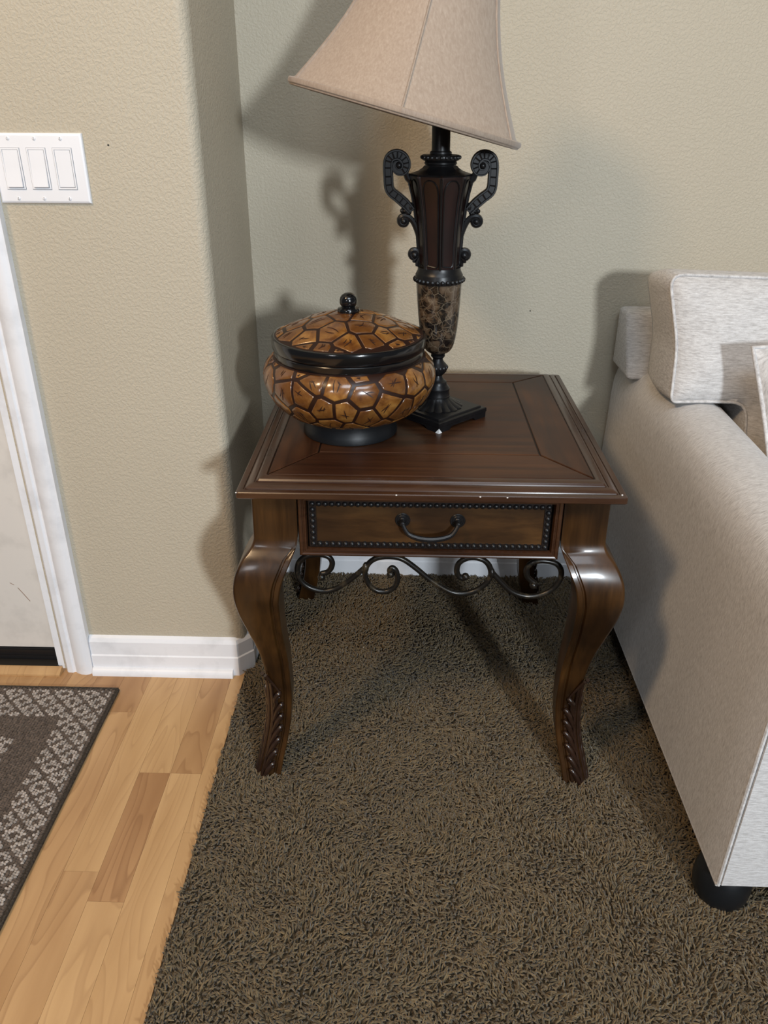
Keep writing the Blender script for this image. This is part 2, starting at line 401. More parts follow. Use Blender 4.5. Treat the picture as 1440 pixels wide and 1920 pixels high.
# ------------------------------------------------------------------ carpet (backing + pile): stuff nobody could count
def carpet():
    rg = np.random.RandomState(5)
    pts = []
    sp = .0047
    X, Y = np.meshgrid(np.arange(.006, 1.30, sp), np.arange(-1.80, -.018, sp))
    X = X.ravel() + rg.uniform(-.6, .6, X.size)*sp; Y = Y.ravel() + rg.uniform(-.6, .6, Y.size)*sp
    edge = .0055 + .0035*np.sin(Y*61) + .002*np.sin(Y*143+1)
    keep = ~((X > .98) & (Y > -.98)) & (X > edge) & ~((X < .03) & (Y > -.455)) & (Y < -.017)
    X, Y = X[keep], Y[keep]; n = X.size
    def fld(x, y, s):
        return (np.sin(x*9.1+s)+np.sin(y*7.3+1.7*s)+np.sin((x+y)*13.7+.6*s)+np.sin((x-1.4*y)*17.9+2.1*s)+.8*np.sin(x*31+y*27+s))/4.6
    ang = 1.9*PI*fld(X, Y, 1.3) + rg.normal(0, .95, n)
    lean = np.clip(.66 + .35*fld(X, Y, 4.1) + rg.normal(0, .22, n), .08, 1.15)
    h = .0128*rg.uniform(.8, 1.2, n)*(1-.10*fld(X, Y, 7))
    # trodden towards the laminate edge
    near = np.clip((.020-X)/.014, 0, 1); lean = lean*(1-.75*near); h = h*(1-.25*near)
    dx, dy = np.cos(ang), np.sin(ang)
    curl = rg.normal(0, 1.0, n)
    rows = []
    T = [0, .6, 1.0]; Rr = [.0012, .00165, .0008]
    for t, rr in zip(T, Rr):
        l = lean*h*(t**1.6)*1.15
        px = X + dx*l - dy*curl*h*.38*t*t; py = Y + dy*l + dx*curl*h*.38*t*t
        pz = .003 + h*(t - .42*lean*t*t)
        rows.append((px, py, pz, rr))
    V = np.zeros((n, len(T), 4, 3), np.float32)
    ph = rg.uniform(0, 2*PI, n)
    for k_, (px, py, pz, rr) in enumerate(rows):
        for j in range(4):
            a = ph + j*PI/2
            ca, sa = np.cos(a), np.sin(a)
            # section tilted with the yarn
            V[:, k_, j, 0] = px + rr*ca; V[:, k_, j, 1] = py + rr*sa
            V[:, k_, j, 2] = pz - rr*(ca*dx+sa*dy)*np.minimum(lean*(T[k_]*1.3), .9)
    V = V.reshape(-1, 3); per = len(T)*4
    q = []
    for k_ in range(len(T)-1):
        for j in range(4):
            q.append((k_*4+j, k_*4+(j+1) % 4, (k_+1)*4+(j+1) % 4, (k_+1)*4+j))
    q.append((8, 9, 10, 11))
    q = np.array(q); F = (np.arange(n)[:, None, None]*per + q[None]).reshape(-1, 4)
    me = bpy.data.meshes.new('carpet')
    nb = 4
    me.vertices.add(len(V)); me.vertices.foreach_set('co', V.ravel())
    me.loops.add(F.size); me.loops.foreach_set('vertex_index', F.ravel().astype(np.int32))
    me.polygons.add(len(F)); me.polygons.foreach_set('loop_start', np.arange(0, F.size, 4, dtype=np.int32))
    me.polygons.foreach_set('use_smooth', np.ones(len(F), bool))
    me.update(); me.validate()
    c = rg.uniform(.62, 1.30, n)*(1+.10*fld(X, Y, 9.2)); w = rg.uniform(-.05, .05, n)
    base = np.stack([.128*c*(1+w), .091*c, .046*c*(1-w), np.ones(n)], 1)
    colr = np.repeat(base[:, None, :], per, 1)
    ca_ = me.color_attributes.new('yarn', 'FLOAT_COLOR', 'POINT'); ca_.data.foreach_set('color', colr.astype(np.float32).ravel())
    M = Mat('carpet_yarn', .92, .15, sheen=.3)
    at = M.n('ShaderNodeVertexColor', dict(layer_name='yarn')).outputs[0]; M.color(at)
    back = Mat('carpet_backing', .95, .1); nn = back.noise(back.coords(), 190, 3, .7)
    back.color(back.ramp(nn, [(.35, (.030,.023,.014)), (.65, (.14,.108,.068))])); back.bump(nn, .9, .008)
    o = link('carpet', me, M.m, None)
    tag(o, 'dark brown shaggy carpet under the end table and the sofa', 'carpet', kind='stuff')
    bk = obj('carpet_backing', MB().box(.012, 4.2, YW+.03, -.0145, -.0079, .003).box(.0095, 4.2, -5.0, YW+.03, -.0079, .003), back.m, o)
carpet()

# ------------------------------------------------------------------ end table
XT, A, YF, YB = .4197, .3237, -.7872, -.1130
ZT = .650
tb = thing('end_table', (XT, (YF+YB)/2, 0), 'dark cherry square end table with cabriole legs and one beaded drawer', 'end table')
def rect_loop(d, z, r=.0):
    x0, x1, y0, y1 = XT-A+d, XT+A-d, YF+d, YB-d
    if r <= 0: return [(x0,y0,z),(x1,y0,z),(x1,y1,z),(x0,y1,z)]
    L = []
    for cx, cy, a0 in ((x0+r,y0+r,PI),(x1-r,y0+r,1.5*PI),(x1-r,y1-r,0),(x0+r,y1-r,.5*PI)):
        for i in range(4):
            t = a0+(PI/2)*i/3; L.append((cx+r*math.cos(t), cy+r*math.sin(t), z))
    return L
# moulded edge, outer lip to inner flat
prof = [(.055,.628),(.0012,.6254),(0,.6268),(0,.6362),(.0012,.6376),(.0030,.6379),(.0105,.6380),(.0112,.6362),(.0132,.6362),(.0140,.6388),
        (.0165,.6412),(.021,.6432),(.0265,.6440),(.0275,.6425),(.0295,.6425),(.0302,.6452),(.0325,.6480),(.037,.6494),(.0405,.6500),(.0450,.6500),(.0462,.6485),(.0462,.640)]
mb = MB(); mb.loft([rect_loop(d, z, .004) for d, z in prof], True, False, False)
obj('edge_moulding', mb, MOULD, tb, sharp=22)
obj('subtop', MB().box(XT-A+.04, XT+A-.04, YF+.04, YB-.04, .630, .6478), GROOVE, tb)
# mitred border boards round a centre panel, dark V grooves between
ix0, ix1, iy0, iy1 = XT-A+.0465, XT+A-.0465, YF+.0465, YB-.0465
gx0, gx1, gy0, gy1 = .2200, .6195, -.6400, -.2180
def plate(name, poly, z0, z1, m, bev=.0012):
    c = [sum(p[i] for p in poly)/len(poly) for i in (0, 1)]
    def ins(d):
        n = len(poly); out = []
        for i in range(n):
            p0, p, p1 = [Vector(poly[(i+k_) % n]) for k_ in (-1, 0, 1)]
            e0 = (p-p0).normalized(); e1 = (p1-p).normalized()
            n0 = Vector((-e0.y, e0.x)); n1 = Vector((-e1.y, e1.x))
            b = (n0+n1); b = b/ max(.2, (1+n0.dot(n1)))
            out.append(p + b*d)
        return out
    mb = MB(); mb.loft([[(*p, z) for p in ins(d)] for d, z in ((.0014, z0), (.0014, z1-bev*.8), (.0014+bev, z1))])
    return obj(name, mb, m, tb, sharp=20)
plate('centre_panel', [(gx0,gy0),(gx1,gy0),(gx1,gy1),(gx0,gy1)], .640, ZT, TOPX)
plate('border_board', [(ix0,iy0),(ix1,iy0),(gx1,gy0),(gx0,gy0)], .640, ZT, TOPX)
plate('border_board', [(gx0,gy1),(gx1,gy1),(ix1,iy1),(ix0,iy1)], .640, ZT, TOPX)
plate('border_board', [(ix0,iy1),(ix0,iy0),(gx0,gy0),(gx0,gy1)], .640, ZT, TOPY)
plate('border_board', [(gx1,gy1),(gx1,gy0),(ix1,iy0),(ix1,iy1)], .640, ZT, TOPY)

# cabriole legs: (z, outward bulge, width)
LEG = [(.628,.0010,.077),(.58,.0014,.077),(.545,.0018,.077),(.533,.0035,.0775),(.522,.0085,.080),(.510,.0188,.085),(.498,.0262,.087),(.484,.0325,.087),(.470,.0362,.085),
       (.456,.0380,.083),(.440,.0385,.081),(.425,.0372,.078),(.3987,.0328,.0735),(.380,.0285,.069),(.361,.0235,.064),(.342,.0188,.060),(.324,.0139,.056),(.298,.0082,.052),
       (.273,.0040,.0495),(.236,.0002,.0465),(.205,-.0022,.0448),(.179,-.0027,.0438),(.150,-.0018,.0425),(.119,.0008,.042),(.092,.0055,.042),(.066,.0112,.0425),(.042,.0172,.0430),(.0232,.0218,.0440),(.006,.0265,.0455)]
OV = .0215
def leg_section(w, rr, notch):
    """u inward along x, v inward along y from the outer corner"""
    L = [(0, rr), (rr*.12, rr*.5), (rr*.5, rr*.12), (rr, 0)]
    a = .013*notch; d = .0045*notch
    L += [(w*.5, 0), (w-a-.003, 0), (w-a-.0005, d), (w-a+.002, d), (w-a+.0035, d*.35), (w-.002, d*.3), (w, d*.3+.002)]
    L += [(w, w*.55), (w*.97, w*.97), (w*.55, w)]
    L += [(v, u) for u, v in reversed(L[4:11])]
    return L
def leg_build(sx, sy):
    mb = MB(); loops = []
    T = [Vector((z, o, w)) for z, o, w in LEG]; P = cr(T, 3)
    cx0 = (XT-A+OV) if sx < 0 else (XT+A-OV); cy0 = (YF+OV) if sy < 0 else (YB-OV)
    for z, o, w in P:
        nt = max(0, min(1, (.528-z)/.02))
        nt = .25 + .75*nt if z < .55 else .25
        rr = .0055 if z > .25 else .0075
        loops.append([(cx0 + (-sx)*(u-o), cy0 + (-sy)*(v-o), z) for u, v in leg_section(w, rr, nt)])
    mb.loft(loops); return mb, cx0, cy0
def leg_at(z):
    t = sorted(LEG); return lerp_table([(a, b, c) for a, b, c in t], z)
def carve(sx, sy, cx0, cy0):
    """acanthus carving wrapped round the outer corner of the foot"""
    mb = MB()
    def face_pt(fr, z, lift, side):
        o, w = leg_at(z); u = fr*w
        if side == 0: return Vector((cx0+(-sx)*(u-o), cy0+(-sy)*(-o-lift), z))
        return Vector((cx0+(-sx)*(-o-lift), cy0+(-sy)*(u-o), z))
    for side in (0, 1):
        # rib near the outer corner and rim of the leaf
        rib = [face_pt(.16, .010+.0119*i, .0012, side) for i in range(19)]
        mb.tube(rib, [.0035]*19, 6)
        tip = [face_pt(f, z, l, side) for f, z, l in ((.50,.198,.0005),(.34,.214,.002),(.16,.232,.0035),(.03,.245,.005))]
        mb.tube(cr(tip, 4), [.0018+.0024*(i/12) for i in range(13)], 6)
        n = 7
        for i in range(n):
            zt = .196 - i*.0268
            f0 = .60 if i else .50
            if i >= 5: f0 = .58
            path = [face_pt(f0-.03, zt-.005, .0000, side), face_pt(f0, zt+.001, .0020, side), face_pt(f0-.07, zt+.0005, .0042, side),
                    face_pt(f0-.20, zt-.010, .0050, side), face_pt(.30, max(.004, zt-.024), .0042, side), face_pt(.20, max(.003, zt-.040), .0020, side)]
            p = cr(path, 4); m = len(p)
            mb.tube(p, [.0012+.0042*math.sin(PI*min(1, (j+1)/(m)*.94))**.7 for j in range(m)], 7)
            vein = [q+Vector((0, 0, -.0092)) for q in p[3:-5]]
            mb.tube([q for q in vein if q.z > .004] or [p[0], p[1]], .0014, 5)
    return mb
for sx in (-1, 1):
    for sy in (-1, 1):
        mb, cx0, cy0 = leg_build(sx, sy)
        lg = obj('leg', mb, HONEY, tb, sharp=42)
        obj('carved_leaf', carve(sx, sy, cx0, cy0), CARVE, lg, sharp=60)
# aprons
ay0, ay1 = YF+OV+.002, YB-OV-.002
axl, axr = XT-A+OV+.0765, XT+A-OV-.0765
mb = MB().box(axl-.001, axr+.001, ay1-.018, ay1, .508, .628); obj('back_apron', mb, HONEY, tb)
for sx in (-1, 1):
    x = XT+sx*(A-OV-.002)
    obj('side_apron', MB().box(min(x, x-sx*.018), max(x, x-sx*.018), ay0+.074, ay1-.074, .508, .628), HONEY, tb)
obj('drawer_rail', MB().box(axl, axr, YF+OV+.012, YF+OV+.035, .505, .628), GROOVE, tb)

# drawer with moulded frame, beading of dark nail heads and a bail handle
YD = YF+OV                                                # drawer front plane
dw = obj('drawer', MB().box(.2125, .6255, YD+.004, YD+.024, .5235, .6245), DRAWER, tb)
dx0, dx1, dz0, dz1 = axl+.0015, axr-.0015, .5075, .6275
fp = [(0,.012),(0,-.001),(.0015,-.0035),(.004,-.0045),(.0062,-.0035),(.0072,-.0010),(.0085,-.0010),(.0098,-.0028),(.0118,-.0026),(.0132,.001),(.0138,.006)]
def frame_loop(d, y): return [(dx0+d, YD+y, dz0+d), (dx1-d, YD+y, dz0+d), (dx1-d, YD+y, dz1-d), (dx0+d, YD+y, dz1-d)]
mb = MB(); mb.loft([frame_loop(d*1.05, y) for d, y in fp], True, False, False)
obj('drawer_moulding', mb, MOULD, dw, sharp=25)
nx0, nx1, nz0, nz1 = .2198, .6205, .5295, .6068
nails = []
def nail(x, z):
    o_ = root_of(tb); at_ = Vector((x, YD+.004, z)) - o_
    if not nails:
        nm = MB().lathe([(.0053, 0), (.0051, .0018), (.0041, .0038), (.0023, .0051), (.0004, .0055)], 10)
        nails.append(obj('nail_head', nm.map(lambda p: (p[0]+o_.x, -p[2]+o_.y, p[1]+o_.z)), BRONZE, dw)); nails[0].location = at_
    else: nails.append(dup(nails[0], dw, at_))
NX = 37
for i in range(NX):
    x = nx0+(nx1-nx0)*i/(NX-1); nail(x, nz0); nail(x, nz1)
for i in range(1, 7):
    z = nz0+(nz1-nz0)*i/7; nail(nx0, z); nail(nx1, z)
obj('bead_strip', MB().box(.2135, .6250, YD+.002, YD+.0045, .5235, .5335).box(.2135, .6250, YD+.002, YD+.0045, .6035, .6135)
    .box(.2135,.2262,YD+.0021,YD+.0045,.5335,.6035).box(.6142,.6250,YD+.0021,YD+.0045,.5335,.6035), GROOVE, dw)
hd = obj('handle', MB().tube(cr([(.3745,YD-.013,.5770),(.3790,YD-.017,.5690),(.3855,YD-.020,.5620),(.3960,YD-.0225,.5582),(.4085,YD-.0240,.5560),(.4210,YD-.0245,.5553),
    (.4335,YD-.0240,.5560),(.4460,YD-.0225,.5582),(.4565,YD-.020,.5620),(.4630,YD-.017,.5690),(.4675,YD-.013,.5770)], 5),
    [.0036+.0014*math.sin(PI*i/50)**2 for i in range(51)], 8), BRONZE, dw)
mb = MB()
for px, rr, hw in ((.4120,.0058,.0014),(.4162,.0066,.0014),(.4210,.0072,.0023),(.4258,.0066,.0014),(.4300,.0058,.0014)):
    mb.lathe([(rr*.7,-hw),(rr,-hw*.5),(rr,hw*.5),(rr*.7,hw)], 12).v[-48:] = [(px+p[2], YD-.0245+p[0], .5553+p[1]) for p in mb.v[-48:]]
obj('handle_collar', mb, BRONZE, dw)
for px in (.3740, .4680):
    rs = MB().lathe([(.0128,0),(.0132,.0012),(.0120,.0024),(.0100,.0022),(.0088,.0036),(.0066,.0036),(.0058,.0052),(.0048,.0060),(.0042,.0140),(.0050,.0155),(.0040,.018),(.0010,.0190)], 20)
    rs.map(lambda p, c=px: (c+p[0], YD+.004-p[2], .5780+p[1])); obj('rosette', rs, BRONZE, dw, sharp=30)

# wrought iron scroll under the drawer, between the front legs
YS = -.748
def w(zx, zy):                                            # drawn on the plane of the scroll
    return (.1697+zx*3.568e-4, .5176-zy*4.04e-4+zx*7.4e-6)
s1 = [(168,160),(170,148),(195,142),(216,122),(224,92),(212,66),(182,52),(140,50),(92,60),(58,90),(46,138),(60,182),(100,218),(165,240),(225,232),(285,200),(340,158),(392,112)]
s2 = [(516,150),(512,130),(524,118),(540,128),(549,152),(551,188),(534,222),(492,243),(444,236),(408,206),(388,160),(394,115),(424,80),(470,63),(530,62),(580,76),(640,118),(705,172),(770,216),(830,246),
      (890,253),(950,236),(1000,196),(1019,150),(1006,106),(975,78),(930,66),(888,72),(856,95),(847,128),(856,158),(876,172),(890,164)]
s3 = [(1024,142),(1078,198),(1130,242),(1200,266),(1270,262),(1330,232),(1364,182),(1366,134),(1338,98),(1282,83),(1228,88),(1196,118),(1199,158),(1222,184),(1240,196),(1236,208)]
sm = MB()
for sp_ in (s1, s2, s3):
    P = cr([Vector((w(*p)[0], YS, w(*p)[1])) for p in sp_], 5); sm.tube(P, .0052, 8, up=(0,1,0))
for c in ((168,166),(516,152),(892,164),(1236,208)): sm.ball((w(*c)[0], YS, w(*c)[1]), .0072, 10, 7)
for c in ((391,118),(1022,146)):
    sm.ball((w(*c)[0], YS, w(*c)[1]), .0075, 10, 7, (.8,1,1.5))
obj('iron_scroll', sm, IRON, tb, sharp=60)
# small chips in the finish
for x, y, z in ((XT-A+.0012,YF+.0012,.6365),(.5455,YF-.0004,.6355),(.5010,YF-.0004,.6362),(.3630,YF-.0002,.6370),(.7350,YF+.010,.6385)):
    obj('bare_chip', MB().ball((x, y, z), .0013, 6, 5, (1.3,1,.8)), CHIP, tb)

# ------------------------------------------------------------------ table lamp (it leans slightly to the left)
LB = Vector((.4405, -.4440, ZT))
lamp = thing('table_lamp', LB, 'tall dark urn-shaped table lamp with scrolled handles and a tilted beige shade', 'table lamp')
def lean(p):                                              # profile coordinates (x, y from the axis, z in the room)
    return (LB.x + p[0] - (p[2]-ZT)*.0205, LB.y + p[1], p[2] + .0030*max(0, min(1, (p[2]-.765)/.012)))
def lobj(name, mb, m, parent=None, sharp=35): return obj(name, mb.map(lean), m, parent or lamp, sharp)
# square plinth on bracket feet, turned 45 degrees
def rot45(p): c = math.sqrt(.5); return (c*(p[0]-p[1]), c*(p[0]+p[1]), p[2])
hs = .0700
mb = MB()
mb.loft([[(sx*h_, sy*h_, z) for sx, sy in ((-1,-1),(1,-1),(1,1),(-1,1))] for h_, z in ((hs-.001,.6610),(hs,.6618),(hs,.6690),(hs-.0015,.6702),(hs-.008,.6706),(hs-.0085,.6730),(hs-.0095,.6738))])
foot = [(-hs+.002,ZT),(-hs+.032,ZT),(-hs+.035,ZT+.004),(-hs+.039,ZT+.0062),(hs-.039,ZT+.0062),(hs-.035,ZT+.004),(hs-.032,ZT),(hs-.002,ZT),(hs-.001,.6612),(-hs+.001,.6612)]
for k_ in range(4):
    q = MB().prism(foot, 'y', -hs+.001, -hs+.013)
    c_, s_ = [(1,0),(0,1),(-1,0),(0,-1)][k_]
    mb.add([(c_*p[0]-s_*p[1], s_*p[0]+c_*p[1], p[2]) for p in q.v], q.f)
lobj('plinth', mb.map(rot45), BRONZE, sharp=25)
cz = -hs*math.sqrt(2)
lobj('white_chip', MB().add([(-.0066,cz+.0060,ZT+.0002),(0,cz-.0010,ZT+.0002),(.0066,cz+.0060,ZT+.0002),(.0005,cz-.0006,ZT+.0105),(-.001,cz+.011,ZT+.0002)], [(0,1,3),(1,2,3),(0,3,4),(2,4,3),(0,4,2,1)]), CHIP)['label'] = 'bare white chip on the front corner of the plinth'
# fluted spreading foot
fz = [(.0480,.6735),(.0485,.6750),(.0455,.6765),(.0405,.6790),(.0350,.6822),(.0300,.6860),(.0262,.6895),(.0245,.6925)]
lobj('fluted_foot', MB().lathe(fz, 96, f=lambda t, r, z: r*(1+ (.11*max(0,min(1,(.6925-z)/.013)))*(abs(math.cos(8*t))**.6-.6))), BRONZE, sharp=50)
lobj('turned_stem', MB().lathe([(.0240,.6920),(.0252,.6932),(.0252,.6952),(.0242,.6962),(.0236,.7000),(.0234,.7060),(.0242,.7080),(.0244,.7100),(.0226,.7118),(.0220,.7135),(.0196,.7160),(.0180,.7200),(.0176,.7235),(.0130,.7265),(.0100,.7310),(.0088,.7355),
    (.0130,.7395),(.0170,.7440),(.0190,.7510),(.0188,.7555),(.0150,.7600),(.0112,.7640),(.0095,.7685),(.0110,.7700),(.0136,.7722),(.0138,.7745),(.0118,.7755),(.0132,.7762),(.0145,.7768),(.0150,.7780)], 40), BRONZE)
mb = MB()
for i in range(14):
    t = 2*PI*i/14; mb.ball((.0172*math.cos(t), .0172*math.sin(t), .7520), .0036, 7, 5, (1,1,1.2))
lobj('stem_beading', mb, BRONZE)
lobj('marble_barrel', MB().lathe([(.0145,.7775),(.0190,.7795),(.0235,.7830),(.0275,.7885),(.0308,.7965),(.0335,.8080),(.0360,.8230),(.0382,.8440),(.0402,.8700),(.0417,.8950),(.0425,.9110),(.0425,.9135)], 48), MARBLE)
lobj('collar_ring', MB().lathe([(.0425,.9120),(.0445,.9130),(.0452,.9150),(.0452,.9215),(.0440,.9240),(.0442,.9265),(.0425,.9295),(.0402,.9340),(.0393,.9400)], 48), BRONZE)
mb = MB()
for i in range(30):
    t = 2*PI*i/30; mb.ball((.0452*math.cos(t), .0452*math.sin(t), .9180), .0042, 7, 5)
lobj('collar_beading', mb, BRONZE)
# eight-sided vase
VP = [(.0385,.9385),(.0392,.950),(.0402,.970),(.0418,.993),(.0440,1.017),(.0472,1.043),(.0515,1.066),(.0565,1.085),(.0590,1.0935),(.0592,1.0965),(.0570,1.0985)]
def octa(r, z, k_=1.0):
    return [(r*math.cos(-PI/2+PI/4*i), r*math.sin(-PI/2+PI/4*i), z) for i in range(8)]
def octg(r, z):                                           # octagon with concave flutes between the arrises
    L = []
    for i in range(8):
        a, b = -PI/2+PI/4*i, -PI/2+PI/4*(i+1)
        pa, pb = Vector((r*math.cos(a), r*math.sin(a))), Vector((r*math.cos(b), r*math.sin(b)))
        for t, dd in ((0,1.0),(.06,.985),(.10,.962),(.3,.972),(.5,.976),(.7,.972),(.90,.962),(.94,.985)):
            p = pa.lerp(pb, t)*dd; L.append((p.x, p.y, z))
    return L
lobj('vase_body', MB().loft([octg(r, z) for r, z in VP]), MAHOG, sharp=24)
mb = MB()
for i in range(8):
    a, b = -PI/2+PI/4*i, -PI/2+PI/4*(i+1)
    def pp(t, z):
        r = lerp_table([(z_, r_2) for r_2, z_ in VP], z)[0]*1.0
        pa, pb = Vector((r*math.cos(a), r*math.sin(a), z)), Vector((r*math.cos(b), r*math.sin(b), z)); q = pa.lerp(pb, t)
        return Vector((q.x*.985, q.y*.985, z))
    path = [pp(.17, .946)] + [pp(.15, z) for z in (.97, 1.0, 1.03, 1.055, 1.070)] + [pp(.20, 1.081), pp(.33, 1.0885), pp(.5, 1.0905), pp(.67, 1.0885), pp(.80, 1.081)] + [pp(.85, z) for z in (1.070, 1.055, 1.03, 1.0, .97)] + [pp(.83, .946), pp(.5, .9445), pp(.17, .946)]
    mb.tube(cr(path, 3), .0013, 5)
lobj('panel_moulding', mb, BRONZE, sharp=60)
mb = MB()
for i in range(8):
    t = -PI/2+PI/4*i
    mb.tube([(r*1.0*math.cos(t), r*1.0*math.sin(t), z) for r, z in VP[:-2]], .0018, 6)
lobj('arris_bead', mb, BRONZE, sharp=60)
lobj('shoulder', MB().loft([octa(r, z) for r, z in ((.0585,1.0965),(.0560,1.0990),(.0480,1.1010),(.0390,1.1040),(.0320,1.1085),(.0290,1.1120))]), BRONZE, sharp=20)
lobj('neck', MB().lathe([(.0270,1.1080),(.0268,1.1120),(.0275,1.1140),(.0288,1.1155),(.0288,1.1170),(.0275,1.1180),(.0285,1.1195),(.0320,1.1210),(.0335,1.1235),(.0335,1.1275),(.0322,1.1295),(.0200,1.1300),(.0192,1.1310),(.0192,1.1340),(.0165,1.1355),(.0160,1.1380),(.0160,1.2050),(.0120,1.2060)], 36), BRONZE)
mb = MB()
for i in range(24):
    t = 2*PI*i/24; mb.ball((.0330*math.cos(t), .0330*math.sin(t), 1.1255), .0034, 7, 5)
lobj('neck_beading', mb, BRONZE)
# scrolled handles; drawn as (x out from the axis, z)
def handle(sg):
    hz = lambda zx, zy: (sg*(zx-735)/4.235*.00098, 1.0938-(zy-430)/4.235*.000925)
    D = .0078
    rb = MB()
    def ribbon(pts, wid, dep, cap=True):
        P = cr([(hz(x, z)[0], 0, hz(x, z)[1]) for x, z in pts], 5); m = len(P)
        ws = [lerp_table([(i/(len(wid)-1), v) for i, v in enumerate(wid)], j/(m-1))[0] for j in range(m)]
        loops = []
        for j in range(m):
            T = (P[min(j+1,m-1)]-P[max(j-1,0)]).normalized(); N = Vector((T.z, 0, -T.x))
            h_, d_ = ws[j]/2, dep
            sec = [(-h_, -d_*.6), (-h_*.86, -d_), (-h_*.62, -d_), (-h_*.5, -d_*.72), (h_*.5, -d_*.72), (h_*.62, -d_), (h_*.86, -d_), (h_, -d_*.6),
                   (h_, d_*.6), (h_*.86, d_), (-h_*.86, d_), (-h_, d_*.6)]
            loops.append([P[j]+N*a+Vector((0, b, 0)) for a, b in sec])
        rb.loft(loops); return P, ws
    # big loop: from inside the volute round the top, down the outer limb and back to the body
    big = [(1052,352),(1042,338),(1052,322),(1078,328),(1090,356),(1066,392),(1018,388),(996,340),(1018,290),(1062,268),(1112,284),(1134,330),(1134,430),(1122,530),(1058,588),(1000,640),(955,690)]
    P, ws = ribbon(big, [.0035,.0045,.0060,.0085,.0125,.0165,.0185,.0185,.0180,.0180,.0180,.0185,.0150], D)
    for j in range(30, len(P)-4, 3):                      # cross ribs
        T = (P[j+1]-P[j-1]).normalized(); N = Vector((T.z, 0, -T.x)); h_ = ws[j]*.30
        rb.tube([P[j]-N*h_+Vector((0,-D*.8,0)), P[j]+N*h_+Vector((0,-D*.8,0))], .0013, 5)
    rb.ball((hz(1056,338)[0], 0, hz(1056,338)[1]), .0135, 16, 8, (1,.40,1))
    rb.ball((hz(1052,345)[0], -.004, hz(1052,345)[1]), .0062, 12, 8, (1,1.2,1))
    # strut from the volute back to the shoulder
    rb.tube([(hz(x, z)[0], 0, hz(x, z)[1]) for x, z in ((1000,405),(985,440),(955,470))], [.0055,.006,.006], 8, up=(0,1,0), ry=.007)
    # acanthus knot, lower volute with stem hugging the vase, lowest volute
    for x, z, r, sc in ((1010,668,.0062,(1,1,.8)),(1030,690,.0042,(1,1,1)),(985,700,.0062,(1.1,1,1)),(962,660,.006,(1,1,1.4)),(1000,690,.0065,(1.3,1,.6))):
        rb.ball((hz(x, z)[0], -.001, hz(x, z)[1]), r, 9, 6, sc)
    c1 = [(1016,772),(1030,780),(1034,762),(1018,748),(996,758),(992,782),(1012,800),(1042,790),(1050,760),(1028,732),(985,735),(945,775),(912,850),(893,930),(890,1010),(880,1080)]
    Pc = cr([(hz(x, z)[0], 0, hz(x, z)[1]) for x, z in c1], 4); m = len(Pc)
    rb.tube(Pc, [.0022+.0030*min(1, j/(m*.45)) for j in range(m)], 8, up=(0,1,0), ry=.0062)
    rb.ball((hz(1018,770)[0], -.003, hz(1018,770)[1]), .0060, 10, 7, (1,1.1,1))
    c2 = [(930,1042),(944,1038),(942,1022),(926,1020),(914,1036),(924,1062),(950,1062),(966,1036),(954,1006),(922,1000),(898,1030),(886,1090),(866,1150)]
    Pc = cr([(hz(x, z)[0], 0, hz(x, z)[1]) for x, z in c2], 4); m = len(Pc)
    rb.tube(Pc, [.0022+.0028*min(1, j/(m*.45)) for j in range(m)], 8, up=(0,1,0), ry=.0060)
    rb.ball((hz(932,1038)[0], -.003, hz(932,1038)[1]), .0066, 10, 7, (1,1.1,1))
    for pts in (((896,1060),(912,1100),(916,1130)), ((884,1075),(890,1115),(886,1138)), ((905,1045),(935,1082),(940,1100))):
        rb.tube([(hz(x, z)[0], -.001, hz(x, z)[1]) for x, z in pts], [.0022,.0042,.0026], 7, up=(0,1,0), ry=.0050)
    return rb
for sg in (-1, 1): lobj('handle', handle(sg), BRONZE, sharp=38)

# shade: six-ribbed bell, knocked out of true so that its axis tips to the right
SCN = Vector((.3686, -.4440, 1.1957)); AX = Vector((.2475, .015, .9688)).normalized()
E1 = Vector((.9688, 0, -.2475)); E1 = (E1-AX*E1.dot(AX)).normalized(); E2 = AX.cross(E1)
SP = [(.2115,.0),(.2050,.010),(.1960,.024),(.1835,.044),(.1690,.068),(.1565,.090),(.1440,.114),(.1325,.140),(.1215,.168),(.1115,.198),(.1020,.230),(.0935,.262),(.0875,.290),(.0845,.312)]
SP = [(r*.982, h_*.982) for r, h_ in SP]
A0 = -PI/2 - .035
def shr(t, r, h_):
    d = (t-A0) % (PI/3) - PI/6
    f_2 = math.cos(PI/6)/math.cos(d)
    k_ = .34 if h_ > .004 else .22
    return r*(1-k_+k_*f_2)
def sp3(t, r, h_): return SCN + E1*(r*math.cos(t)) + E2*(r*math.sin(t)) + AX*h_
NS = 96
def shade_loops(prof, dr):
    return [[sp3(A0+2*PI*j/NS, shr(A0+2*PI*j/NS, r+dr, h_), h_) for j in range(NS)] for r, h_ in prof]
mb = MB(); mb.loft(shade_loops(SP, 0) + shade_loops(SP[::-1], -.0022), True, False, False)
n_ = len(mb.v); mb.f += [(j, (j+1) % NS, n_-NS+(j+1) % NS, n_-NS+j) for j in range(NS)]
sh = obj('lamp_shade', mb, SHADE, lamp, sharp=60)
for i in range(6):
    t = A0+PI/3*i
    obj('seam_piping', MB().tube([sp3(t, r+.0006, h_) for r, h_ in SP], .0019, 6), SHTRIM, sh)
for nm_, lv, rr in (('bottom_binding', .0015, .0048), ('bottom_cord', -.0030, .0030)):
    L = [[sp3(A0+2*PI*j/NS, shr(A0+2*PI*j/NS, .2080 if rr > .004 else .2058, .001) + rr*math.cos(a)*.55, lv+rr*math.sin(a)) for a in [2*PI*k_/8 for k_ in range(8)]] for j in range(NS)]
    mb = MB(); mb.loft(L + [L[0]], True, False, False); obj(nm_, mb, SHTRIM, sh)
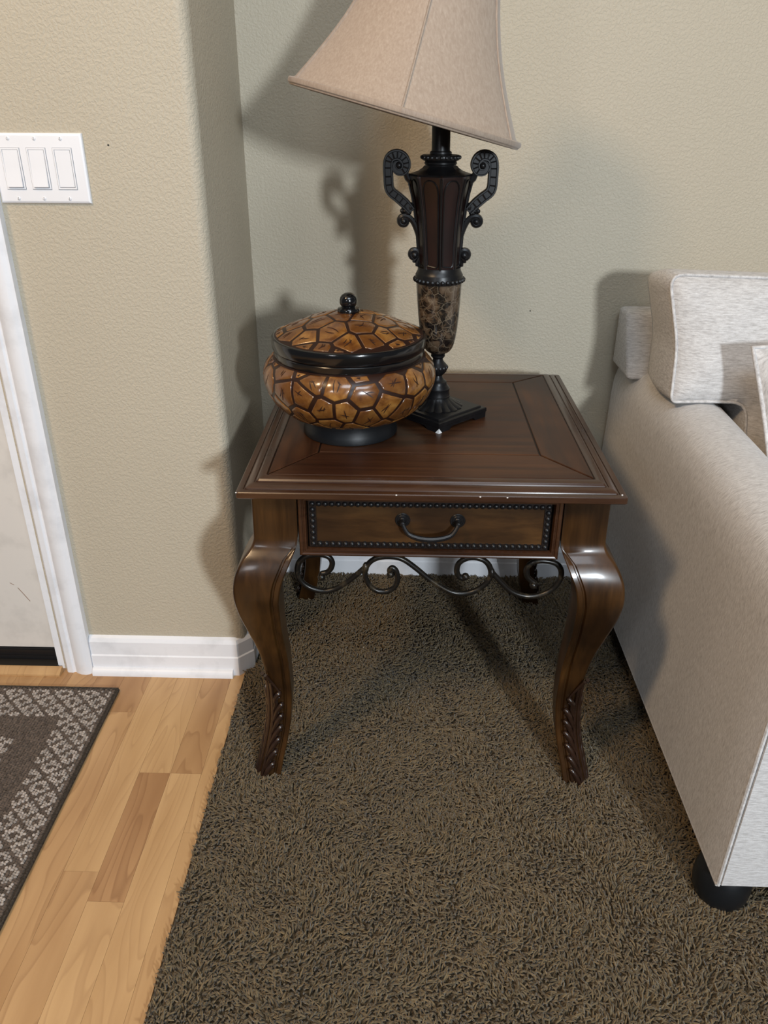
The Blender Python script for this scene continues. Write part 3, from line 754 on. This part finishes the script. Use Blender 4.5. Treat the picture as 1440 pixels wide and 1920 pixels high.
L = [[sp3(A0+2*PI*j/48, .0831 + .004*math.cos(a)*.5, .3060+.004*math.sin(a)) for a in [2*PI*k_/8 for k_ in range(8)]] for j in range(48)]
mb = MB(); mb.loft(L + [L[0]], True, False, False); obj('top_binding', mb, SHTRIM, sh)
mb = MB()
FN = SCN + AX*.280
for i in range(3):
    t = A0+2*PI/3*i; mb.tube([FN, sp3(t, .05, .280), sp3(t, .0820, .295)], .0016, 6)
obj('spider', mb, BRONZE, sh)
top = Vector(lean((0, 0, 1.205)))
obj('harp', MB().tube(cr([top+E1*.018, top+E1*.045+AX*.03, top+E1*.052+AX*.10, top+E1*.03+AX*.17, FN+E1*.004, FN-E1*.004, top-E1*.03+AX*.17, top-E1*.052+AX*.10, top-E1*.045+AX*.03, top-E1*.018], 5), .0017, 6), BRONZE, lamp)
obj('bulb', MB().lathe([(.013,0),(.013,.02),(.018,.035),(.028,.055),(.030,.075),(.024,.095),(.010,.106),(.001,.108)], 20).map(lambda p: (top.x+p[0], top.y+p[1], top.z+p[2])), Mat('frosted_bulb', .4).color((.8,.8,.78)).m, lamp)
obj('finial', MB().lathe([(.004,0),(.008,.004),(.005,.010),(.009,.018),(.006,.028),(.001,.031)], 14).map(lambda p: (FN.x+p[0], FN.y+p[1], FN.z+p[2])), BRONZE, lamp)

# ------------------------------------------------------------------ lidded bowl
BC = (.2705, -.5250)
def bq(pr_): return [(r*.978, z+.0042*max(0, min(1, (z-.685)/.03))) for r, z in pr_]
bowl = thing('lidded_bowl', (BC[0], BC[1], ZT), 'round amber crackle-pattern lidded bowl with black rim, knob and foot', 'bowl')
obj('foot', MB().lathe(bq([(.0895,ZT),(.0920,ZT+.0015),(.0925,ZT+.006),(.0905,ZT+.014),(.0885,ZT+.022),(.0880,ZT+.030),(.0895,ZT+.036),(.0895,ZT+.040)]), 56, BC), BLACKM, bowl)
BPF = bq([(.0880,.6860),(.1010,.6885),(.1140,.6930),(.1270,.6995),(.1385,.7080),(.1480,.7185),(.1555,.7305),(.1605,.7430),(.1628,.7540),(.1630,.7620),(.1615,.7710),(.1580,.7795),(.1530,.7865),(.1470,.7920),(.1400,.7965)])
body = obj('body', MB().lathe(BPF, 72, BC), SHGROOVE, bowl)
obj('rim', MB().lathe(bq([(.1385,.7950),(.1405,.7958),(.1415,.7985),(.1415,.8075),(.1400,.8095),(.130,.8097)]), 72, BC), BLACKG, bowl)
lidr = obj('lid_rim', MB().lathe(bq([(.1380,.8100),(.1425,.8108),(.1442,.8130),(.1448,.8230),(.1452,.8300),(.1440,.8325),(.1415,.8335),(.1385,.8335)]), 72, BC), BLACKG, bowl)
LP = bq([(.1405,.8330),(.1300,.8372),(.1150,.8435),(.0980,.8505),(.0800,.8575),(.0600,.8640),(.0400,.8690),(.0200,.8720),(.0010,.8730)])
lid = obj('lid', MB().lathe(LP, 72, BC), SHGROOVE, bowl)
obj('knob', MB().lathe(bq([(.0190,.8715),(.0208,.8735),(.0212,.8765),(.0196,.8795),(.0140,.8812),(.0125,.8825),(.0148,.8850),(.0163,.8890),(.0163,.8940),(.0148,.8990),(.0115,.9030),(.0070,.9055),(.0010,.9064)]), 32, BC), BLACKG, bowl)
def voronoi_cell(pts, i, bound):
    poly = [Vector(b) for b in bound]; c = pts[i]
    for j, q in enumerate(pts):
        if j == i: continue
        dv = q-c
        if dv.length > .16: continue
        m = (q+c)/2; out = []
        for a, b in zip(poly, poly[1:]+poly[:1]):
            da, db = (a-m).dot(dv), (b-m).dot(dv)
            if da <= 0: out.append(a)
            if da*db < 0: out.append(a.lerp(b, da/(da-db)))
        poly = out
        if len(poly) < 3: return []
    return poly
def spread(n, w_, h_, md, rr, period=False, disc=None):
    pts = []
    for k_ in range(6000):
        p = Vector((rr.uniform(0, w_), rr.uniform(0, h_))) if disc is None else Vector((rr.uniform(-disc, disc), rr.uniform(-disc, disc)))
        if disc and p.length > disc: continue
        ok = all(((p-q).length > md) and (not period or min((p-q+Vector((w_,0))).length, (p-q-Vector((w_,0))).length) > md) for q in pts)
        if ok: pts.append(p)
    return pts
def patch(poly, fn, gap, lift, parent, marks, rr):
    """one raised shell plate; fn(2-D point, lift) -> 3-D point"""
    n = len(poly); c = sum(poly, Vector((0,0)))/n
    ds = min(abs(((b-a).normalized().x*(c-a).y-(b-a).normalized().y*(c-a).x)) for a, b in zip(poly, poly[1:]+poly[:1]))
    if ds < gap*1.6: return None
    bd = []
    for a, b in zip(poly, poly[1:]+poly[:1]):
        m = max(1, int((b-a).length/.010))
        bd += [a.lerp(b, j/m) for j in range(m)]
    s0 = 1-gap/ds; loops = []
    for s_, l_ in ((s0, .0), (s0*.985-.015, lift*.8), (s0*.96-.05, lift), (.55*s0, lift*1.1), (.2*s0, lift*1.15)):
        loops.append([fn(c+(p-c)*s_, l_) for p in bd])
    mb = MB(); mb.loft(loops, True, False, True)
    o = obj('shell_plate', mb, SHELL, parent, sharp=50)
    o['tone'] = round(max(0, rr.uniform(-.25, .75)), 2)
    R0 = ds*.72                                             # little burnt strokes
    th = rr.uniform(0, PI); kind = rr.random()
    strokes = [(th, Vector((0,0)), 1)]
    if kind < .45: strokes.append((th+rr.uniform(.6, 1.4), Vector((rr.uniform(-.3,.3), rr.uniform(-.3,.3)))*R0, .7))
    elif kind < .8: strokes += [(th+rr.uniform(-.25,.25), Vector((-math.sin(th), math.cos(th)))*R0*rr.uniform(.35,.6), .8)]
    if rr.random() < .4: strokes.append((th+.9, Vector((math.cos(th), math.sin(th)))*R0*.5, .5))
    for a, off, ln in strokes:
        d = Vector((math.cos(a), math.sin(a)))*R0*ln*rr.uniform(.6, 1.0); nn = Vector((-d.y, d.x)).normalized()
        bend = nn*rr.uniform(-.16, .16)*R0
        P = [c+off-d, c+off-d*.4+bend*.8, c+off+d*.3+bend, c+off+d]
        ws = (.0003, .0011, .0009, .0002)
        marks.loft([[fn(p+nn*w_, lift*1.13+.00012), fn(p+nn*w_, lift*1.13+.0004), fn(p-nn*w_, lift*1.13+.0004), fn(p-nn*w_, lift*1.13+.00012)] for p, w_ in zip(P, ws)])
    return o
rb_ = random.Random(23)
# lid plates
ld = [(r, z) for r, z in LP][::-1]
def lidfn(p, l_):
    r = min(p.length, .1370); z = lerp_table(ld, r)[0]
    return (BC[0]+p.x, BC[1]+p.y, z+l_)
lp = spread(60, 0, 0, .0335, rb_, disc=.152)
circ = [(.1355*math.cos(2*PI*i/48), .1355*math.sin(2*PI*i/48)) for i in range(48)]
mk = MB()
for i in range(len(lp)):
    po = voronoi_cell(lp, i, circ)
    if len(po) > 2: patch(po, lidfn, .0021, .0011, lid, mk, rb_)
obj('lid_mark', mk, INK, lid, fix=False)['kind'] = 'stuff'
# body plates
ar = [0]
for a, b in zip(BPF, BPF[1:]): ar.append(ar[-1]+math.hypot(b[0]-a[0], b[1]-a[1]))
tabb = [(s_, p[0], p[1]) for s_, p in zip(ar, BPF)]
PER = 2*PI*.152
def bodyfn(p, l_):
    s_ = max(.001, min(ar[-1]-.001, p.y)); r, z = lerp_table(tabb, s_); e = .002
    r1, z1 = lerp_table(tabb, s_+e); r0, z0 = lerp_table(tabb, s_-e)
    nr, nz = (z1-z0), -(r1-r0); L_ = math.hypot(nr, nz) or 1
    t = p.x/PER*2*PI; rr = r+l_*nr/L_
    return (BC[0]+rr*math.cos(t), BC[1]+rr*math.sin(t), z+l_*nz/L_)
bp = spread(90, PER, ar[-1]+.02, .0375, rb_, period=True); nb0 = len(bp)
bp = bp + [p+Vector((PER,0)) for p in bp if p.x < .2] + [p-Vector((PER,0)) for p in bp if p.x > PER-.2]
mk = MB()
for i in range(nb0):
    c = bp[i]
    po = voronoi_cell(bp, i, [(c.x-.1, .002), (c.x+.1, .002), (c.x+.1, ar[-1]-.002), (c.x-.1, ar[-1]-.002)])
    if len(po) > 2: patch(po, bodyfn, .0023, .0012, body, mk, rb_)
obj('body_mark', mk, INK, body, fix=False)['kind'] = 'stuff'

# ------------------------------------------------------------------ sofa
SX0, SX1, SYF = .8895, 2.62, -1.085
sofa = thing('sofa', ((SX0+SX1)/2, -.55, 0), 'light grey linen sofa with rounded arms and black bun feet by the wall', 'sofa')
def arm(x0, flip):
    """rounded arm, lofted front to back; section in x, z"""
    sec = [(.000,.088),(.004,.30),(.0085,.50),(.0095,.565),(.0125,.603),(.0205,.632),(.036,.653),(.058,.665),(.085,.670),(.112,.668),(.134,.659),(.149,.641),(.156,.615),(.158,.560),(.158,.088)]
    ys = [(SYF+.0,.012,.0),(SYF+.003,.005,.0),(SYF+.010,.0,.0),(-1.0,0,.0),(-.8,0,.0),(-.6,0,.0),(-.4,0,.0),(-.2,0,.0),(-.03,0,.0),(-.016,0,0)]
    loops = []
    for y, ins, _ in ys:
        L = []
        drop = .024*max(0, min(1, (-.45-y)/.6))
        for i, (x, z) in enumerate(sec):
            cx_, cz_ = .079, .38
            dx_ = x-cx_; s_ = 1-ins/.079
            zz = z - (drop*max(0, (z-.3)/.37)) - (ins if z > .3 else -ins*.3)
            xx = cx_+dx_*s_
            L.append((x0+(xx if not flip else .158-xx), y, zz))
        loops.append(L)
    return MB().loft(loops)
ar_ = obj('arm', arm(SX0, False), FAB_ARM, sofa, sharp=50)
obj('arm', arm(SX1-.158, True), FAB_ARM, sofa, sharp=50)
# welt along the lower and front edges of the near arm
obj('front_welt', MB().tube(cr([(SX0+.003, SYF+.002, .09), (SX0+.006, SYF+.002, .30), (SX0+.011, SYF+.002, .50), (SX0+.014, SYF+.002, .565), (SX0+.026, SYF+.002, .612), (SX0+.06, SYF+.002, .636), (SX0+.10, SYF+.002, .638), (SX0+.14, SYF+.002, .62), (SX0+.154, SYF+.002, .57), (SX0+.155, SYF+.002, .09)], 4), .0030, 6), FAB_PIPE, ar_)
obj('base_welt', MB().tube([(SX0+.0025, SYF+.004, .0875), (SX0+.0025, -.6, .0875), (SX0+.0025, -.025, .0875)], .0032, 6), FAB_PIPE, ar_)
# back frame, flush over the arms, its top edge softened
bf = MB().rbox(SX0-.001, SX1+.001, -.172, -.020, .643, .783, .011, 3)
bf.map(lambda p: (p[0], p[1] + (.078*max(0, (p[2]-.645)/.138) if p[1] < -.09 else 0), p[2]))
obj('back_frame', bf, FAB_X, sofa, sharp=50)
obj('inner_back', MB().rbox(SX0+.150, SX1-.150, -.172, -.020, .10, .66, .010, 2), FAB_X, sofa)
obj('front_panel', MB().prism([(SX0+a, b) for a, b in [(.006,.094),(.010,.30),(.0145,.50),(.0165,.56),(.028,.604),(.060,.630),(.10,.632),(.138,.614),(.151,.567),(.152,.094)]], 'y', SYF-.0022, SYF+.004), FAB_X, ar_, sharp=40)
obj('seat_base', MB().rbox(SX0+.155, SX1-.155, SYF+.02, -.10, .088, .30, .012, 2), FAB_X, sofa)
obj('front_border', MB().rbox(SX0+.156, SX1-.156, SYF-.002, SYF+.03, .088, .30, .006, 2), FAB_X, sofa)
bun = [(.034,0),(.0405,.004),(.0455,.016),(.0475,.032),(.0465,.052),(.0420,.068),(.0360,.078),(.0340,.089)]
for fx in (SX0+.038, SX1-.055):
    for fy in (SYF+.056, -.075):
        obj('bun_foot', MB().lathe([(r, z+.003) for r, z in bun], 32, (fx, fy)), BLACKM, sofa)

def puff(outline, yf, yb, lean_, z0, bulge):
    """closed cushion from an (x, z) outline: boxed sides, softly bulged front and back faces"""
    from mathutils.geometry import delaunay_2d_cdt
    P = [Vector(p) for p in outline]; n = len(P)
    F = lambda z, off: yf + (z-z0)*lean_[0] + off
    B = lambda z, off: yb + (z-z0)*lean_[1] + off
    def inside(q):
        c = False
        for a, b in zip(P, P[1:]+P[:1]):
            if (a.y > q.y) != (b.y > q.y) and q.x < (b.x-a.x)*(q.y-a.y)/(b.y-a.y)+a.x: c = not c
        return c
    def dist(q):
        d = 9
        for a, b in zip(P, P[1:]+P[:1]):
            e = b-a; t = max(0, min(1, (q-a).dot(e)/max(1e-12, e.length_squared))); d = min(d, (q-a-e*t).length)
        return d
    xs = [p.x for p in P]; zs = [p.y for p in P]; pts = list(P); g = .014
    for i in range(int((max(xs)-min(xs))/g)+1):
        for j in range(int((max(zs)-min(zs))/g)+1):
            q = Vector((min(xs)+(i+.5*(j % 2))*g, min(zs)+j*g))
            if inside(q) and dist(q) > .006: pts.append(q)
    vo, eo, fo = delaunay_2d_cdt(pts, [], [list(range(n))], 1, 1e-6)[:3]
    mb = MB(); D = [0 if i < n else dist(v) for i, v in enumerate(vo)]
    bl = lambda d: 1-math.exp(-d/.028)
    wr = lambda v: .0035*math.sin(v.x*34+v.y*21)*math.sin(v.y*47-v.x*9)
    mb.add([(v.x, F(v.y, -bulge*bl(d)+wr(v)*bl(d)), v.y) for v, d in zip(vo, D)], fo)
    mb.add([(v.x, B(v.y, -.012+.012*bl(d)), v.y-.022*max(0, (v.y-.70)/.21)) for v, d in zip(vo, D)], [f[::-1] for f in fo])
    N = []
    for i in range(n):
        t = (P[(i+1) % n]-P[i-1]).normalized(); N.append(Vector((t.y, -t.x)))
    if sum(P[i].x*P[(i+1) % n].y-P[(i+1) % n].x*P[i].y for i in range(n)) < 0: N = [-q for q in N]
    loops = []
    for k_ in range(7):
        t = k_/6; o_ = .008*math.sin(PI*t)
        loops.append([(p.x+q.x*o_, F(p.y, 0)*(1-t)+B(p.y, -.012)*t, p.y+q.y*o_-.022*t*max(0, (p.y-.70)/.21)) for p, q in zip(P, N)])
    mb.loft(loops, True, False, False)
    edge = [(p.x, F(p.y, 0), p.y) for p in P]
    bm = bmesh.new(); vs = [bm.verts.new(v) for v in mb.v]
    for f in mb.f:
        try: bm.faces.new([vs[i] for i in f])
        except ValueError: pass
    bmesh.ops.remove_doubles(bm, verts=bm.verts, dist=.0004); bm.verts.index_update()
    mb.v = [v.co[:] for v in bm.verts]; mb.f = [tuple(v.index for v in f.verts) for f in bm.faces]; bm.free()
    return mb, edge
def rounded(poly, n=5):
    """poly of (x, z, r): rounded corners"""
    out = []; m = len(poly)
    for i in range(m):
        p = Vector(poly[i][:2]); r = poly[i][2]; a = (Vector(poly[i-1][:2])-p); b = (Vector(poly[(i+1) % m][:2])-p)
        a_, b_ = p+a.normalized()*r, p+b.normalized()*r
        for j in range(n+1):
            t = j/n; out.append(a_.lerp(p, t).lerp(p.lerp(b_, t), t))
    # refine long runs
    res = []
    for a, b in zip(out, out[1:]+out[:1]):
        k_ = max(1, int((b-a).length/.045)); res += [a.lerp(b, j/k_) for j in range(k_)]
    return res
def back_cushion(x0, x1, notch, label):
    zt = .908
    if notch: poly = [(x0+.014,.673,.014),(x0+.020,.78,.03),(x0-.004,zt+.004,.030),((x0+x1)/2,zt-.008,.2),(x1,zt,.03),(x1,.446,.03),(1.070,.446,.03),(1.072,.58,.03),(1.070,.673,.030),(x0+.09,.676,.05)]
    else: poly = [(x0,.446,.03),(x0,zt,.03),(x1,zt,.03),(x1,.446,.03)]
    ol = rounded(poly)
    mb, edge = puff(ol, -.406, -.216, (.34, .27), .675, .030)
    c = thing('back_cushion', ((x0+x1)/2, -.3, .42), label, 'cushion')
    obj('cushion_cover', mb, FAB_X, c, sharp=70)
    E_ = [Vector(p)+Vector((0, -.0015, 0)) for p in edge]
    obj('piping', MB().tube(E_+[E_[0], E_[1]], .0032, 8, up=(0, 1, 0), cap=False), FAB_PIPE, c, sharp=80)
back_cushion(.9020, 1.75, True, 'piped linen back cushion lapping over the near sofa arm')
for i, (x0, x1) in enumerate(((SX0+.160, 1.752), (1.756, SX1-.160))):
    q = obj('seat_cushion', MB().rbox(x0, x1, SYF+.01, -.245, .302, .430, .035, 4), FAB_X)
    tag(q, ['linen seat cushion beside the near sofa arm', 'linen seat cushion at the far end of the sofa'][i], 'cushion')

# throw pillow leaning in the corner, only its edge in the photograph
tp = thing('throw_pillow', (1.254, -.60, .445), 'square beige linen throw pillow leaning on the sofa back cushion', 'pillow')
def pil(u, v, d):                                          # u across, v up the pillow, d thickness
    a = math.radians(8); c_, s_ = math.cos(a), math.sin(a)
    x = u*c_-v*s_; z = u*s_+v*c_
    return Vector((1.254+x, -.480+d - (.21-z)*.42, .648+z*.92))
n = 18; hsz = .207
mb = MB()
def pz_(u, v):
    e = max(0, (1-abs(u)**2.6))*max(0, (1-abs(v)**2.6)); return .072*e**.45
for sgn in (-1, 1):
    vs = []; fs = []
    for i in range(n+1):
        for j in range(n+1):
            u = -1+2*i/n; v = -1+2*j/n
            k_ = 1-.045*(1-abs(v)**2)*abs(u)**3; k2 = 1-.045*(1-abs(u)**2)*abs(v)**3
            vs.append(pil(u*hsz*k_, v*hsz*k2, sgn*(pz_(u, v)+.0015)))
    for i in range(n):
        for j in range(n):
            a = i*(n+1)+j; fs.append((a, a+1, a+n+2, a+n+1))
    mb.add(vs, fs)
obj('pillow_cover', mb, FAB_PIL, tp, sharp=80)
bd = []
for k_ in range(4):
    for i in range(12):
        t = -1+2*i/12; u, v = [(t,-1),(1,t),(-t,1),(-1,-t)][k_]
        kk = 1-.045*(1-t*t); bd.append(pil((u*kk if abs(u) == 1 and k_ in (1,3) else u)*hsz*1.004, (v*kk if k_ in (0,2) else v)*hsz*1.004, 0))
obj('piping', MB().tube(bd+[bd[0], bd[1]], .0044, 8, cap=False), FAB_PIPE, tp, sharp=80)

# ------------------------------------------------------------------ triple rocker light switch
px0, px1, pz0, pz1 = -.3545, -.1918, 1.0500, 1.1643
ls = thing('light_switch', ((px0+px1)/2, YW, (pz0+pz1)/2), 'white triple rocker light switch plate on the left wall by the door', 'light switch')
mb = MB(); 
mb.loft([[(px0+d, YW-y, pz0+d), (px1-d, YW-y, pz0+d), (px1-d, YW-y, pz1-d), (px0+d, YW-y, pz1-d)] for d, y in ((0,0),(0,.0022),(.0012,.0044),(.0040,.0058),(.0060,.0060))], True, False, True)
obj('wall_plate', mb, PLASTIC, ls, sharp=20)
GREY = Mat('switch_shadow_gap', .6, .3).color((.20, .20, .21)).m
for i, xc in enumerate((-.3212, -.2752, -.2292)):
    zc = 1.1071; hw, hh = .0166, .0334
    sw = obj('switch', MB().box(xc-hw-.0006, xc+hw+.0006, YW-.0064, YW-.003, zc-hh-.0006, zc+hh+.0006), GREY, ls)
    fr = MB(); fr.loft([[(xc+sx*(hw-d), YW-y, zc+sz*(hh-d)) for sx, sz in ((-1,-1),(1,-1),(1,1),(-1,1))] for d, y in ((0,.004),(0,.0072),(.0004,.0076),(.0024,.0076),(.0028,.0066))], True, False, False)
    obj('bezel', fr, PLASTIC, sw, sharp=20)
    down = i < 2
    a, b, c = (.0070, .0082, .0112) if down else (.0068, .0070, .0077)   # depth at top, middle, bottom
    w_ = hw-.0034; rk = MB()
    rk.loft([[(xc-w_, YW-.005, z), (xc-w_, YW-y, z), (xc+w_, YW-y, z), (xc+w_, YW-.005, z)] for z, y in ((zc+hh-.0030, a), (zc+.001, b), (zc-.001, b), (zc-hh+.0040, c))])
    obj('rocker', rk, PLASTIC, sw, sharp=8)
    for zz in (1.0585, 1.1557):
        sc_ = MB().lathe([(.0030,0),(.0031,.0006),(.0022,.0014),(.0004,.0016)], 14).map(lambda p, x=xc, z=zz: (x+p[0], YW-.0060-p[2], z+p[1]))
        so = obj('screw', sc_, PLASTIC, ls)
        obj('screw_slot', MB().box(xc-.0004, xc+.0004, YW-.0079, YW-.0072, zz-.0024, zz+.0024), SCREW, so)

# ------------------------------------------------------------------ patterned door mat
RX1, RY1 = -.2755, -.5345
mat_ = thing('door_mat', (-.72, -.95, 0), 'brown door mat with pale looped diamond border on the laminate', 'mat')
MATB = Mat('mat_backing', .9, .15); nb = MATB.noise(MATB.coords(), 240, 3, .7)
MATB.color(MATB.ramp(nb, [(.35, (.030,.024,.019)), (.65, (.075,.062,.050))])); MATB.bump(nb, .8, .004)
RX0, RY0 = -1.19, -1.42
obj('mat_base', MB().rbox(RX0, RX1, RY0, RY1, .0005, .0062, .0020, 2), MATB.m, mat_)
def loopmat(name, lo, hi):
    M = Mat(name, .93, .15, sheen=.2); at = M.n('ShaderNodeVertexColor', dict(layer_name='loop')).outputs[0]; M.color(at); return M.m
rg = np.random.RandomState(3)
def mat_pile():
    dx_, dy_ = .0060, .0048
    sets = {'dark_pile': [], 'pale_pile': []}
    x = RX1-.010
    while x > -.66:
        y = RY1-.006 - (0 if int(round(x/dx_)) % 2 else dy_/2)
        while y > -1.24:
            if x + (-.2755+.66)*0 > -.62 - max(0, 0) and x > -.60 + (-.50-y)*0 - .0 and not (x < -.56 and y < -.9):
                ex, ey = RX1-x, RY1-y; e = min(ex, ey)
                P_ = .0555; u = (x+.3065)/.0575 ; v = (y+.5853)/.0560
                a, b = u+v, u-v
                fa, fb = abs((a % 1)-.5)*2, abs((b % 1)-.5)*2     # 0 centre of cell .. 1 edge
                # ring centres fall on integer (u, v)
                ca, cb = abs(((a+.5) % 1)-.5)*2, abs(((b+.5) % 1)-.5)*2
                m = max(ca, cb)
                fieldz = e < .098 or e > .168
                pale = fieldz and .34 < m < .80 and e > .012
                (sets['pale_pile'] if pale else sets['dark_pile']).append((x+rg.uniform(-.0009,.0009), y+rg.uniform(-.0009,.0009), 1 if (fieldz and e > .012) else 0))
            y -= dy_
        x -= dx_
    # low-poly loop: half ellipsoid arched along y
    ring = [(math.cos(2*PI*j/6), math.sin(2*PI*j/6)) for j in range(6)]
    uv = [(c*1.0, s_*1.0, 0.0) for c, s_ in ring] + [(c*.80, s_*.80, .62) for c, s_ in ring] + [(0, 0, .95)]
    fs = [(j, (j+1) % 6, 6+(j+1) % 6, 6+j) for j in range(6)] + [(6+j, 6+(j+1) % 6, 12) for j in range(6)]
    for nm_, L in sets.items():
        P = np.array([(a, b) for a, b, _ in L]); n = len(P); k_ = rg.uniform(.8, 1.25, n)
        pale = nm_ == 'pale_pile'
        hgt = (.0052 if pale else .0036)*k_; ang = rg.uniform(-.5, .5, n)+(.6 if pale else 0)*rg.choice([-1, 1], n)
        V = np.zeros((n, 13, 3)); U = np.array(uv)
        lx, ly = .0036*rg.uniform(.85,1.2,n), .0029*rg.uniform(.85,1.2,n)
        for q in range(13):
            xx, yy = U[q,0]*lx, U[q,1]*ly
            V[:, q, 0] = P[:,0] + xx*np.cos(ang)-yy*np.sin(ang); V[:, q, 1] = P[:,1] + xx*np.sin(ang)+yy*np.cos(ang); V[:, q, 2] = .0055 + U[q,2]*hgt
        allf = [tuple(i+13*j for i in f) for j in range(n) for f in fs]
        me = bpy.data.meshes.new(nm_); off = root_of(mat_)
        me.from_pydata((V.reshape(-1,3)-np.array(off)).tolist(), [], allf)
        me.polygons.foreach_set('use_smooth', [True]*len(me.polygons))
        c = rg.uniform(.65, 1.25, n); bc = np.array((.34,.295,.26)) if pale else np.array((.098,.072,.055))
        colr = np.ones((n, 13, 4)); colr[:,:,:3] = (bc[None]*c[:,None])[:,None,:]
        ca_ = me.color_attributes.new('loop', 'FLOAT_COLOR', 'POINT'); ca_.data.foreach_set('color', colr.astype(np.float32).ravel())
        o = link(nm_, me, loopmat(nm_, 0, 0), mat_); o['kind'] = 'stuff'
mat_pile()
# folded selvedge round the mat
sv = MB().tube([(RX1-.001, RY0+.004, .0050), (RX1-.001, RY1-.003, .0050)], .0040, 8, ry=.0034).tube([(RX1-.002, RY1-.001, .0050), (RX0+.004, RY1-.001, .0050)], .0040, 8, ry=.0034)
obj('selvedge', sv, MATB.m, mat_)
lf = MB().add([(-.4945,-.6990,.0115),(-.4880,-.6905,.0118),(-.4860,-.6830,.0126),(-.4925,-.6850,.0122),(-.4955,-.6925,.0126)], [(0,1,2,3,4),(4,3,2,1,0)])
tag(obj('dry_leaf', lf, Mat('dry_leaf', .7).color((.55,.42,.30)).m), 'tiny pale curled scrap lying on the door mat', 'scrap')
